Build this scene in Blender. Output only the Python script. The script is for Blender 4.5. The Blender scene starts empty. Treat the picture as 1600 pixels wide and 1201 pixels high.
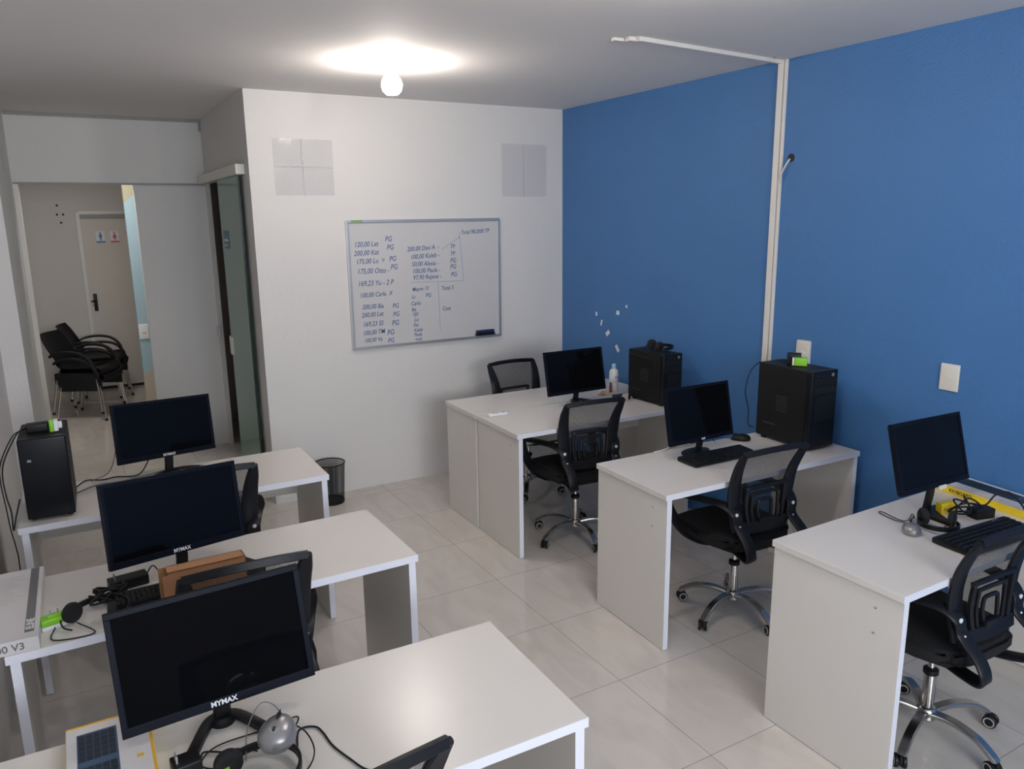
import bpy, bmesh, math, random
from mathutils import Vector, Matrix
random.seed(7)
S = bpy.context.scene
COL = S.collection

# ------------------------------------------------------------------ camera
cd = bpy.data.cameras.new('camera')
cam = bpy.data.objects.new('camera', cd)
COL.objects.link(cam)
cd.sensor_width = 36.0
cd.lens = 27.062
cd.clip_start = 0.02
YAW, PITCH, ROLL = math.radians(29.6648), math.radians(12.3103), math.radians(-0.7478)
fw = Vector((math.sin(YAW)*math.cos(PITCH), math.cos(YAW)*math.cos(PITCH), -math.sin(PITCH)))
rt = Vector((math.cos(YAW), -math.sin(YAW), 0))
up = rt.cross(fw)
r2 = rt*math.cos(ROLL) + up*math.sin(ROLL)
u2 = -rt*math.sin(ROLL) + up*math.cos(ROLL)
cam.matrix_world = Matrix(((r2.x, u2.x, -fw.x, 0), (r2.y, u2.y, -fw.y, 0), (r2.z, u2.z, -fw.z, 1.9448), (0, 0, 0, 1)))
S.camera = cam

# ------------------------------------------------------------------ world, light, exposure
S.view_settings.view_transform = 'Standard'
S.view_settings.look = 'None'
S.view_settings.exposure = 0.43
S.view_settings.gamma = 1.0
S.view_settings.use_curve_mapping = False
W = bpy.data.worlds.new('sky')
S.world = W
W.use_nodes = True
W.node_tree.nodes['Background'].inputs[0].default_value = (0.75, 0.85, 1.0, 1)
W.node_tree.nodes['Background'].inputs[1].default_value = 0.8

def area(name, loc, rot, sx, sy, power, col):
    l = bpy.data.lights.new(name, 'AREA')
    l.shape = 'RECTANGLE'; l.size = sx; l.size_y = sy; l.energy = power; l.color = col
    o = bpy.data.objects.new(name, l); COL.objects.link(o)
    o.location = loc; o.rotation_euler = rot
    return o
# daylight outside the shop-front window behind the camera, facing into the room
area('window_daylight', (0.75, -2.62, 2.0), (math.radians(90), 0, 0), 2.3, 1.0, 110, (0.90, 0.94, 1.0))
# added fill light that brightens the corridor, unseen behind the lintel
area('corridor_fill', (0.05, 7.42, 2.68), (math.radians(12), 0, 0), 0.5, .3, 11, (1.0, 0.93, 0.87))
BULB_STRENGTH = 130

# ------------------------------------------------------------------ helpers
def cube(bm, x0, x1, y0, y1, z0, z1):
    vs = [bm.verts.new((x, y, z)) for z in (z0, z1) for y in (y0, y1) for x in (x0, x1)]
    for f in ((0, 2, 3, 1), (4, 5, 7, 6), (0, 1, 5, 4), (2, 6, 7, 3), (0, 4, 6, 2), (1, 3, 7, 5)):
        bm.faces.new([vs[i] for i in f])
    return vs

def box(x0, x1, y0, y1, z0, z1, bev=0, seg=2):
    bm = bmesh.new(); cube(bm, x0, x1, y0, y1, z0, z1)
    if bev: bmesh.ops.bevel(bm, geom=bm.edges[:], offset=bev, segments=seg, profile=0.6, affect='EDGES')
    return bm

def boxes(lst, bev=0):
    bm = bmesh.new()
    for b in lst:
        t = box(*b, bev=bev); merge(bm, t)
    return bm

def merge(bm, other, M=None):
    if M: bmesh.ops.transform(other, matrix=M, verts=other.verts[:])
    me = bpy.data.meshes.new('tmp'); other.to_mesh(me); other.free()
    bm.from_mesh(me); bpy.data.meshes.remove(me)
    return bm

def xf(bm, M):
    bmesh.ops.transform(bm, matrix=M, verts=bm.verts[:]); return bm

def T(x, y, z): return Matrix.Translation((x, y, z))
def RX(a): return Matrix.Rotation(math.radians(a), 4, 'X')
def RY(a): return Matrix.Rotation(math.radians(a), 4, 'Y')
def RZ(a): return Matrix.Rotation(math.radians(a), 4, 'Z')

def obj(name, bm, mat, parent=None, smooth=False, mats=None):
    bmesh.ops.recalc_face_normals(bm, faces=bm.faces[:])
    me = bpy.data.meshes.new(name); bm.to_mesh(me); bm.free()
    for m in (mats or [mat]): me.materials.append(m)
    if smooth:
        for p in me.polygons: p.use_smooth = True
        try: me.set_sharp_from_angle(angle=math.radians(38))
        except Exception: pass
    o = bpy.data.objects.new(name, me); COL.objects.link(o)
    if parent: o.parent = parent
    return o

def tag(o, label, cat=None, group=None):
    o['label'] = label
    if cat: o['category'] = cat
    if group: o['group'] = group
    return o

def thing(name, label, cat, loc=(0, 0, 0), rz=0, group=None):
    o = bpy.data.objects.new(name, None); COL.objects.link(o)
    o.empty_display_size = 0.1
    o.location = loc; o.rotation_euler = (0, 0, math.radians(rz))
    return tag(o, label, cat, group)

def struct(name, bm, mat, smooth=False):
    o = obj(name, bm, mat, None, smooth); o['kind'] = 'structure'; return o

def dup(root, loc, rz, label, group=None):
    r = root.copy(); COL.objects.link(r); r.location = loc; r.rotation_euler = (0, 0, math.radians(rz))
    r['label'] = label
    if group: r['group'] = group
    for ch in list(root.children):
        c = ch.copy(); COL.objects.link(c); c.parent = r
        for g in ch.children:
            q = g.copy(); COL.objects.link(q); q.parent = c
    return r

def smooth_path(pts, n=6, closed=False):
    P = [Vector(p) for p in pts]; out = []
    m = len(P); rng = m if closed else m-1
    for i in range(rng):
        p0 = P[(i-1) % m] if (closed or i > 0) else P[0]*2-P[1]
        p1 = P[i]; p2 = P[(i+1) % m]
        p3 = P[(i+2) % m] if (closed or i+2 < m) else P[-1]*2-P[-2]
        for k in range(n):
            t = k/n
            out.append(0.5*((2*p1)+(-p0+p2)*t+(2*p0-5*p1+4*p2-p3)*t*t+(-p0+3*p1-3*p2+p3)*t**3))
    if not closed: out.append(P[-1].copy())
    return out

def tube(pts, r, seg=8, closed=False, smooth=6, radii=None, bm=None):
    """round tube along points"""
    P = smooth_path(pts, smooth, closed) if smooth else [Vector(p) for p in pts]
    bm = bm or bmesh.new(); rings = []; n = len(P)
    N = None
    for i, p in enumerate(P):
        a = P[(i-1) % n] if (closed or i > 0) else p
        b = P[(i+1) % n] if (closed or i < n-1) else p
        t = (b-a)
        if t.length < 1e-9: t = Vector((0, 0, 1))
        t.normalize()
        if N is None:
            N = t.cross(Vector((0, 0, 1)) if abs(t.z) < .9 else Vector((1, 0, 0))).normalized()
        else:
            N = (N - t*N.dot(t))
            N = N.normalized() if N.length > 1e-6 else t.orthogonal().normalized()
        B = t.cross(N)
        rr = r if radii is None else radii[0]+(radii[1]-radii[0])*i/max(1, n-1)
        rings.append([bm.verts.new(p+(N*math.cos(2*math.pi*k/seg)+B*math.sin(2*math.pi*k/seg))*rr) for k in range(seg)])
    for i in range(n if closed else n-1):
        A, Bq = rings[i], rings[(i+1) % n]
        for k in range(seg):
            bm.faces.new((A[k], A[(k+1) % seg], Bq[(k+1) % seg], Bq[k]))
    if not closed:
        bm.faces.new(rings[0]); bm.faces.new(rings[-1][::-1])
    return bm

def band(pts, wdir, hw, ht, closed=False, smooth=6, bm=None, hws=None):
    """flat band with rounded edges swept along points; wdir = direction of its width"""
    P = smooth_path(pts, smooth, closed) if smooth else [Vector(p) for p in pts]
    bm = bm or bmesh.new(); rings = []; n = len(P); w = Vector(wdir).normalized()
    sec = [(-1, -.45), (-.8, -1), (.8, -1), (1, -.45), (1, .45), (.8, 1), (-.8, 1), (-1, .45)]
    for i, p in enumerate(P):
        a = P[(i-1) % n] if (closed or i > 0) else p
        b = P[(i+1) % n] if (closed or i < n-1) else p
        t = (b-a).normalized(); ww = (w-t*w.dot(t)).normalized(); nn = t.cross(ww).normalized()
        h = hw if hws is None else hws[min(len(hws)-1, int(i/max(1, n-1)*(len(hws)-1)+.5))]
        if hws is not None:
            f = i/max(1, n-1)*(len(hws)-1); k = min(int(f), len(hws)-2); h = hws[k]+(hws[k+1]-hws[k])*(f-k)
        rings.append([bm.verts.new(p+ww*sx*h+nn*sy*ht) for sx, sy in sec])
    for i in range(n if closed else n-1):
        A, Bq = rings[i], rings[(i+1) % n]
        for k in range(8): bm.faces.new((A[k], A[(k+1) % 8], Bq[(k+1) % 8], Bq[k]))
    if not closed:
        bm.faces.new(rings[0]); bm.faces.new(rings[-1][::-1])
    return bm

def lathe(prof, seg=32, bm=None, cap=True):
    bm = bm or bmesh.new(); rings = []
    for r, z in prof:
        rings.append([bm.verts.new((max(r, 1e-4)*math.cos(2*math.pi*k/seg), max(r, 1e-4)*math.sin(2*math.pi*k/seg), z)) for k in range(seg)])
    for a, b in zip(rings, rings[1:]):
        for k in range(seg): bm.faces.new((a[k], a[(k+1) % seg], b[(k+1) % seg], b[k]))
    if cap: bm.faces.new(rings[0]); bm.faces.new(rings[-1][::-1])
    return bm

def prism(outline, z0, z1, bev=0):
    """extrude a closed xy outline between z0 and z1"""
    bm = bmesh.new()
    a = [bm.verts.new((x, y, z0)) for x, y in outline]; b = [bm.verts.new((x, y, z1)) for x, y in outline]
    n = len(outline)
    bm.faces.new(a[::-1]); bm.faces.new(b)
    for i in range(n): bm.faces.new((a[i], a[(i+1) % n], b[(i+1) % n], b[i]))
    if bev: bmesh.ops.bevel(bm, geom=bm.edges[:], offset=bev, segments=2, affect='EDGES')
    return bm

def text_bm(s, size, M, depth=0.0004, shear=0.0, bold=0.0, align='LEFT', sx=1.0):
    c = bpy.data.curves.new('t', 'FONT'); c.body = s; c.size = size; c.extrude = depth; c.shear = shear
    c.offset = bold; c.align_x = align; c.resolution_u = 3
    o = bpy.data.objects.new('t', c); COL.objects.link(o)
    bpy.context.view_layer.update()
    me = bpy.data.meshes.new_from_object(o.evaluated_get(bpy.context.evaluated_depsgraph_get()))
    bpy.data.objects.remove(o); bpy.data.curves.remove(c)
    bm = bmesh.new(); bm.from_mesh(me); bpy.data.meshes.remove(me)
    if sx != 1.0: bmesh.ops.scale(bm, vec=(sx, 1, 1), verts=bm.verts[:])
    return xf(bm, M)
FRONT = RX(90)            # text standing upright facing -Y

# ------------------------------------------------------------------ materials
def nt(name):
    m = bpy.data.materials.new(name); m.use_nodes = True
    return m, m.node_tree, m.node_tree.nodes['Principled BSDF']

def mat(name, col, rough=0.5, metal=0.0, noise=0.0, nscale=8.0, bump=0.0, bscale=60.0, spec=0.5, coat=0.0):
    m, t, p = nt(name)
    p.inputs['Base Color'].default_value = (*col, 1); p.inputs['Roughness'].default_value = rough
    p.inputs['Metallic'].default_value = metal; p.inputs['Specular IOR Level'].default_value = spec
    if coat: p.inputs['Coat Weight'].default_value = coat
    tc = t.nodes.new('ShaderNodeTexCoord')
    n = t.nodes.new('ShaderNodeTexNoise'); n.inputs['Scale'].default_value = nscale; n.inputs['Detail'].default_value = 4
    t.links.new(tc.outputs['Object'], n.inputs['Vector'])
    mx = t.nodes.new('ShaderNodeMix'); mx.data_type = 'RGBA'
    k = noise
    mx.inputs[6].default_value = (*[c*(1-k) for c in col], 1); mx.inputs[7].default_value = (*[min(1, c*(1+k)) for c in col], 1)
    t.links.new(n.outputs['Fac'], mx.inputs[0]); t.links.new(mx.outputs[2], p.inputs['Base Color'])
    if bump:
        n2 = t.nodes.new('ShaderNodeTexNoise'); n2.inputs['Scale'].default_value = bscale; n2.inputs['Detail'].default_value = 3
        t.links.new(tc.outputs['Object'], n2.inputs['Vector'])
        b = t.nodes.new('ShaderNodeBump'); b.inputs['Strength'].default_value = bump; b.inputs['Distance'].default_value = 0.01
        t.links.new(n2.outputs['Fac'], b.inputs['Height']); t.links.new(b.outputs['Normal'], p.inputs['Normal'])
    return m

M_wall = mat('white_wall_paint', (0.70, 0.69, 0.675), 0.6, noise=0.03, nscale=2, bump=0.15, bscale=40)
M_blue = mat('blue_wall_paint', (0.062, 0.182, 0.42), 0.5, noise=0.06, nscale=3, bump=0.35, bscale=90, spec=0.35)
M_ceil = mat('ceiling_paint', (0.78, 0.765, 0.755), 0.8, noise=0.02, nscale=1.5)
M_dimwall = mat('rear_wall_paint', (0.25, 0.24, 0.23), 0.8, noise=0.03)
M_back = mat('corridor_wall_paint', (0.62, 0.60, 0.57), 0.7, noise=0.02, nscale=2)
M_desk = mat('cream_laminate', (0.70, 0.672, 0.635), 0.27, noise=0.015, nscale=5, spec=0.4)
M_edge = mat('white_edge_banding', (0.74, 0.76, 0.84), 0.4, noise=0.01)
M_door = mat('door_white_paint', (0.64, 0.60, 0.55), 0.5, noise=0.015)
M_trim = mat('white_plastic', (0.72, 0.70, 0.66), 0.4)
M_cream = mat('cream_plastic', (0.72, 0.70, 0.64), 0.35)
M_grey = mat('grey_plastic', (0.3, 0.3, 0.3), 0.5)
M_alu = mat('aluminium', (0.55, 0.56, 0.58), 0.35, metal=0.8)
M_black = mat('black_plastic', (0.008, 0.0085, 0.010), 0.42, noise=0.1, spec=.3)
M_bezel = mat('bezel_black_plastic', (0.0055, 0.0075, 0.014), 0.4, noise=0.05, spec=.08)
M_screen = mat('dark_screen_glass', (0.003, 0.0032, 0.0045), 0.06, noise=0.0, spec=0.14)
M_tower = mat('black_painted_steel', (0.010, 0.0105, 0.012), 0.5, noise=0.08, spec=.25)
M_ventd = mat('vent_dark_metal', (0.045, 0.045, 0.047), 0.4)
M_towerfront = mat('black_gloss_plastic', (0.007, 0.008, 0.012), 0.32, spec=.25)
M_chairp = mat('chair_black_plastic', (0.009, 0.010, 0.014), 0.42, noise=0.1, spec=.3)
M_fabric = mat('black_seat_fabric', (0.009, 0.009, 0.011), 0.95, noise=0.3, nscale=300, bump=0.4, bscale=500)
M_chrome = mat('chrome', (0.62, 0.60, 0.57), 0.14, metal=1.0)
M_dullchrome = mat('brushed_chrome', (0.5, 0.49, 0.47), 0.25, metal=1.0)
M_silver = mat('silver_plastic', (0.30, 0.295, 0.30), 0.3, metal=0.5)
M_wheelring = mat('grey_wheel_ring', (0.5, 0.5, 0.5), 0.45)
M_green = mat('lime_green_plastic', (0.23, 0.58, 0.03), 0.4)
M_yellow = mat('yellow_card', (0.85, 0.62, 0.02), 0.6)
M_orange = mat('orange_yellow_print', (0.72, 0.40, 0.03), 0.5)
M_card = mat('brown_cardboard', (0.42, 0.21, 0.10), 0.8, noise=0.08, nscale=30)
M_carton_white = mat('white_coated_card', (0.62, 0.60, 0.60), 0.5, noise=0.02)
M_cartongrey = mat('grey_print', (0.16, 0.155, 0.16), 0.6)
M_kbprint = mat('navy_keyboard_print', (0.045, 0.085, 0.15), 0.5)
M_kbprintkey = mat('dark_key_print', (0.012, 0.02, 0.032), 0.5)
M_ink = mat('blue_marker_ink', (0.045, 0.10, 0.28), 0.6)
M_fadedink = mat('faded_marker_ink', (0.25, 0.33, 0.47), 0.6)
M_boardw = mat('whiteboard_enamel', (0.58, 0.58, 0.585), 0.22, noise=0.03, nscale=3)
M_white = mat('white_print', (0.75, 0.77, 0.8), 0.5)
M_key = mat('key_black', (0.010, 0.011, 0.013), 0.5, spec=.3)
M_bluesign = mat('blue_sign_print', (0.04, 0.22, 0.42), 0.5)
M_redsign = mat('red_sign_print', (0.60, 0.10, 0.10), 0.5)
M_teal = mat('teal_sign', (0.03, 0.16, 0.22), 0.4)
M_leather = mat('black_ear_foam', (0.008, 0.008, 0.009), 0.8)
M_lightblue = mat('pale_blue_paint', (0.27, 0.43, 0.50), 0.6)
M_foot = mat('rubber_black', (0.02, 0.02, 0.02), 0.8)
M_liquid = mat('translucent_white_bottle', (0.72, 0.72, 0.70), 0.3)
M_capblue = mat('pale_blue_cap', (0.35, 0.55, 0.68), 0.4)
M_amber = mat('amber_bottle', (0.22, 0.06, 0.015), 0.25)
M_tissue = mat('crumpled_tissue', (0.72, 0.55, 0.45), 0.9)
M_cable = mat('cable_black', (0.010, 0.010, 0.011), 0.55, spec=.3)
M_cableg = mat('cable_grey', (0.16, 0.155, 0.15), 0.55)
M_cablew = mat('cable_white', (0.6, 0.6, 0.58), 0.5)

def m_floor():
    m, t, p = nt('polished_porcelain_tiles')
    L = t.links.new
    tc = t.nodes.new('ShaderNodeTexCoord'); sp = t.nodes.new('ShaderNodeSeparateXYZ'); L(tc.outputs['Object'], sp.inputs[0])
    def math_(op, a, b=None, c=None):
        n = t.nodes.new('ShaderNodeMath'); n.operation = op
        for i, v in enumerate((a, b, c)):
            if v is None: continue
            if isinstance(v, (int, float)): n.inputs[i].default_value = v
            else: L(v, n.inputs[i])
        return n.outputs[0]
    s = 0.5467
    fx = math_('DIVIDE', math_('SUBTRACT', sp.outputs[0], 1.8452-s*20), s); fy = math_('DIVIDE', math_('SUBTRACT', sp.outputs[1], 3.4361-s*20), s)
    def dist(f):
        fr = math_('FRACT', f)
        return math_('MINIMUM', fr, math_('SUBTRACT', 1.0, fr))
    dd = math_('MINIMUM', dist(fx), dist(fy))
    line = math_('LESS_THAN', dd, 0.0026)
    cmb = t.nodes.new('ShaderNodeCombineXYZ'); L(math_('FLOOR', fx), cmb.inputs[0]); L(math_('FLOOR', fy), cmb.inputs[1])
    wn = t.nodes.new('ShaderNodeTexWhiteNoise'); wn.noise_dimensions = '3D'; L(cmb.outputs[0], wn.inputs['Vector'])
    # veins, shifted per tile
    va = t.nodes.new('ShaderNodeVectorMath'); va.operation = 'MULTIPLY_ADD'
    L(wn.outputs['Color'], va.inputs[0]); va.inputs[1].default_value = (9, 9, 9); L(tc.outputs['Object'], va.inputs[2])
    mp = t.nodes.new('ShaderNodeMapping'); mp.inputs['Scale'].default_value = (3.5, 1.1, 1); mp.inputs['Rotation'].default_value = (0, 0, 0.5)
    L(va.outputs[0], mp.inputs[0])
    n = t.nodes.new('ShaderNodeTexNoise'); n.inputs['Scale'].default_value = 2.2; n.inputs['Detail'].default_value = 8; n.inputs['Distortion'].default_value = 1.2
    L(mp.outputs[0], n.inputs['Vector'])
    cr = t.nodes.new('ShaderNodeValToRGB')
    cr.color_ramp.elements[0].position = 0.3; cr.color_ramp.elements[0].color = (0.55, 0.51, 0.465, 1)
    cr.color_ramp.elements[1].position = 0.62; cr.color_ramp.elements[1].color = (0.62, 0.58, 0.535, 1)
    L(n.outputs['Fac'], cr.inputs[0])
    mx = t.nodes.new('ShaderNodeMix'); mx.data_type = 'RGBA'
    L(line, mx.inputs[0]); L(cr.outputs[0], mx.inputs[6]); mx.inputs[7].default_value = (0.27, 0.24, 0.21, 1)
    L(mx.outputs[2], p.inputs['Base Color'])
    p.inputs['Roughness'].default_value = 0.10
    p.inputs['Specular IOR Level'].default_value = 0.6
    return m
M_floor = m_floor()

def m_mesh(name, col, period, hole, axes='XZ'):
    m, t, p = nt(name)
    L = t.links.new
    p.inputs['Base Color'].default_value = (*col, 1); p.inputs['Roughness'].default_value = 0.8
    tc = t.nodes.new('ShaderNodeTexCoord'); sp = t.nodes.new('ShaderNodeSeparateXYZ'); L(tc.outputs['Object'], sp.inputs[0])
    def math_(op, a, b=None):
        n = t.nodes.new('ShaderNodeMath'); n.operation = op
        for i, v in enumerate((a, b)):
            if v is None: continue
            if isinstance(v, (int, float)): n.inputs[i].default_value = v
            else: L(v, n.inputs[i])
        return n.outputs[0]
    a = sp.outputs['XYZ'.index(axes[0].replace('P', 'X'))]; b = sp.outputs['XYZ'.index(axes[1])]
    if axes == 'PZ':
        a = math_('MULTIPLY', math_('ARCTAN2', sp.outputs[0], sp.outputs[1]), 0.09)
    fa = math_('ABSOLUTE', math_('SUBTRACT', math_('FRACT', math_('DIVIDE', math_('ADD', a, 5.0), period)), 0.5))
    fb = math_('ABSOLUTE', math_('SUBTRACT', math_('FRACT', math_('DIVIDE', math_('ADD', b, 5.0), period)), 0.5))
    h = math_('MULTIPLY', math_('LESS_THAN', fa, hole), math_('LESS_THAN', fb, hole))
    L(math_('SUBTRACT', 1.0, h), p.inputs['Alpha'])
    return m

# ------------------------------------------------------------------ the room
HC = 2.7456; XW = 3.4644; YW = 5.2376; XA = 1.0768; YB = -2.5; XL = -0.40; YP = 7.0
struct('floor', box(XL-.1, XW+.12, YB-.1, 12.4, -0.08, 0), M_floor)
struct('ceiling', box(XL-.1, XW+.12, YB-.1, 10.6, HC, HC+.1), M_ceil)
wr = struct('wall_right', box(XW, XW+.12, YB, YW+.12, 0, HC), M_blue)
struct('wall_far', box(XA, XW, YW, YW+.12, 0, HC), M_wall)
struct('wall_left', box(XL-.1, XL, YB, 5.42, 0, HC), M_wall)
struct('wall_left_pier', box(XL-.1, -0.285, 5.42, YP, 0, HC), M_wall)
# wall behind the camera with a wide window
struct('wall_behind', boxes([(XL, XW, YB-.1, YB, 0, 1.5), (XL, XW, YB-.1, YB, 2.5, HC), (XL, -.35, YB-.1, YB, 1.5, 2.5), (1.9, XW, YB-.1, YB, 1.5, 2.5)]), M_dimwall)
wf = struct('window_1', boxes([(-.35, 1.9, YB-.08, YB-.02, 1.5, 1.54), (-.35, 1.9, YB-.08, YB-.02, 2.46, 2.5), (-.35, -.31, YB-.08, YB-.02, 1.54, 2.46), (1.86, 1.9, YB-.08, YB-.02, 1.54, 2.46), (.76, .80, YB-.08, YB-.02, 1.54, 2.46)]), M_alu)
# side wall of the recess, with the sliding door opening
struct('wall_recess', boxes([(XA, XA+.03, YW+.12, 5.66, 0, HC), (XA, XA+.03, 5.66, 6.96, 2.24, HC), (XA, XA+.03, 6.96, 8.0, 0, HC)]), M_wall)
struct('wall_lintel', box(-0.285, XA, YP, YP+.1, 2.235, HC), M_wall)
struct('wall_partition', box(0.536, XA, YP+.02, YP+.1, 0, 2.235), M_wall)
struct('trim_ceiling', boxes([(-0.28, XA-.002, YP-.012, YP-.001, HC-.022, HC-.001), (XA-.014, XA-.002, YP-.012, YP-.001, HC-.09, HC-.022)]), mat('grey_cornice', (0.34, 0.33, 0.32), .6))
struct('trim_door_track', box(-0.28, XA-.002, YP-.012, YP-.001, 2.228, 2.243), mat('grey_track', (0.3, 0.29, 0.28), .5))
struct('trim_jamb', box(-0.284, -0.25, YP-.01, YP+.11, 0, 2.235), M_trim)
# small dark room behind the glass door
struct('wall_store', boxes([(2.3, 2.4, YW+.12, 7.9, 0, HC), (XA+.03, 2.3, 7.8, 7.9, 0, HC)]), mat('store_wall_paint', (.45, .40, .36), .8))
# corridor room beyond
struct('wall_corridor_far', box(XL-.1, 0.655, 10.221, 10.32, 0, HC), M_back)
struct('wall_corridor_left', box(-.62, -.52, YP, 10.32, 0, HC), M_back)
struct('wall_corridor_left_return', box(-.52, -.285, YP+.0, YP+.1, 0, HC), M_back)

def m_mural():
    m, t, p = nt('painted_mural_wall'); L = t.links.new
    tc = t.nodes.new('ShaderNodeTexCoord'); sp = t.nodes.new('ShaderNodeSeparateXYZ'); L(tc.outputs['Object'], sp.inputs[0])
    cr = t.nodes.new('ShaderNodeValToRGB'); cr.color_ramp.interpolation = 'CONSTANT'
    ad = t.nodes.new('ShaderNodeMath'); ad.operation = 'MULTIPLY_ADD'
    L(sp.outputs[0], ad.inputs[0]); ad.inputs[1].default_value = -0.9; L(sp.outputs[2], ad.inputs[2])
    mr = t.nodes.new('ShaderNodeMath'); mr.operation = 'MULTIPLY_ADD'; L(ad.outputs[0], mr.inputs[0]); mr.inputs[1].default_value = .2; mr.inputs[2].default_value = .05
    L(mr.outputs[0], cr.inputs[0])
    e = cr.color_ramp.elements
    e[0].position = 0; e[0].color = (0.50, 0.46, 0.38, 1)
    e[1].position = (.03+.25)/5; e[1].color = (0.36, 0.52, 0.60, 1)
    x = e.new((2.125-.9*.54+.25)/5); x.color = (0.44, 0.42, 0.30, 1)
    L(cr.outputs[0], p.inputs['Base Color']); p.inputs['Roughness'].default_value = .7
    return m
struct('wall_corridor_right', box(0.655, 0.70, 8.1, 10.32, 0, HC), M_back)
struct('wall_corridor_blue', box(0.517, 1.17, 8.0, 8.1, 0, HC), m_mural())

# toilet door at the end of the corridor
d1 = struct('door_1', box(0.185, 0.65, 10.195, 10.218, 0.012, 2.03), M_door)
obj('door_frame', boxes([(0.15, 0.185, 10.185, 10.22, 0, 2.05), (0.185, 0.652, 10.185, 10.22, 2.03, 2.065)]), M_trim, d1)
obj('floor_gap_shade', box(0.187, 0.65, 10.193, 10.196, 0.002, 0.03), M_foot, d1)  # dark strip put in for the shade under the door
obj('door_closer_rail', box(0.19, 0.65, 10.17, 10.193, 1.985, 2.025), M_grey, d1)
hd = bmesh.new(); merge(hd, box(0.222, 0.262, 10.18, 10.194, 0.93, 1.13, .004)); merge(hd, tube([(0.24, 10.18, 1.05), (0.24, 10.13, 1.05), (0.22, 10.12, 1.05), (0.195, 10.12, 1.05)], .011, smooth=3))
tag(obj('door_handle', hd, M_black, d1, True), 'black lever handle and plate')
def toilet_sign(x, m, label, skirt):
    s = tag(obj('toilet_sign', box(x-.045, x+.045, 10.19, 10.194, 1.71, 1.84), M_white, d1), label)
    bm = bmesh.new()
    merge(bm, box(x-.045, x+.045, 10.188, 10.1895, 1.71, 1.728))
    merge(bm, xf(lathe([(0, -.001), (.010, -.001), (.010, .001), (0, .001)], 14, cap=False), T(x, 10.1885, 1.82) @ RX(90)))
    if skirt: o = [(x-.008, 1.805), (x+.008, 1.805), (x+.024, 1.762), (x-.024, 1.762)]
    else: o = [(x-.018, 1.805), (x+.018, 1.805), (x+.013, 1.765), (x-.013, 1.765)]
    merge(bm, xf(prism([(a, b) for a, b in o], 0, .001), Matrix(((1, 0, 0, 0), (0, 0, -1, 10.1895), (0, 1, 0, 0), (0, 0, 0, 1)))))
    merge(bm, boxes([(x-.011, x-.003, 10.188, 10.1895, 1.735, 1.765), (x+.003, x+.011, 10.188, 10.1895, 1.735, 1.765)]))
    obj('sign_figure', bm, m, s)
toilet_sign(0.375, M_bluesign, 'white toilet sign with a blue figure', False)
toilet_sign(0.52, M_redsign, 'white toilet sign with a red figure', True)
# drilled holes left in the corridor wall
bm = bmesh.new()
for x, z in ((-.02, 2.13), (-.03, 2.03), (.03, 2.03), (.0, 1.94)):
    merge(bm, xf(lathe([(.012, 0), (.012, .004)], 10), T(x, 10.22, z) @ RX(90)))
obj('drill_holes', bm, M_foot, bpy.data.objects['wall_corridor_far'])

def plate(name, label, cat, M, w=.085, h=.125, group=None, rounded=False, mat_=None, sock=False):
    """wall plate: local x width, z height, facing -y"""
    t = thing(name, label, cat); t.matrix_world = M
    if group: t['group'] = group
    obj('cover_plate', box(-w/2, w/2, -.012, 0, -h/2, h/2, .012 if rounded else .005, 3), mat_ or M_cream, t, True)
    if sock:
        obj('socket_insert', xf(lathe([(.018, 0), (.018, .004), (.012, .004), (.012, .001)], 6), T(0, -.012, 0) @ RX(90)), M_trim, t)
        obj('pin_hole', boxes([(-.008, -.005, -.0175, -.0125, -.003, .003), (.005, .008, -.0175, -.0125, -.003, .003)]), M_foot, t)
    else:
        obj('rocker_switch', box(-.012, .012, -.018, -.011, -.006, .006, .002), M_cream, t)
    return t
MR = lambda y, z: Matrix.Translation((XW, y, z)) @ RZ(-90)      # facing -X from the blue wall
plate('wall_switch', 'cream wall switch plate behind the tall computer tower beside the white cable duct', 'switch', MR(2.83, 1.195), .088, .135, rounded=True)
plate('wall_switch', 'square cornered cream switch plate alone on the blue wall above the nearest right desk', 'switch', MR(2.009, 1.197), .088, .125)
plate('wall_switch', 'small white switch plate on the pale blue strip through the doorway', 'switch', Matrix.Translation((0.558, 8.0, .925)), .085, .14, mat_=M_white)
plate('power_socket', 'white socket plate low on the blue wall under the middle right desk', 'socket', MR(3.34, .36), .08, .12, sock=True)

# paint chips on the blue wall
bm = bmesh.new()
for y, z, w, h, a in ((4.765, 1.211, .02, .03, 0), (4.70, 1.15, .016, .045, 20), (4.62, 1.08, .03, .05, 50), (4.50, 1.245, .035, .03, 0), (4.50, .98, .03, .055, -40), (4.40, 1.30, .02, .02, 0)):
    merge(bm, xf(box(-w/2, w/2, -.001, 0, -h/2, h/2), Matrix.Translation((XW, y, z)) @ RZ(-90) @ RY(a)))
tag(obj('paint_chip', bm, M_white, wr), 'white chips in the blue paint')

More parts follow.
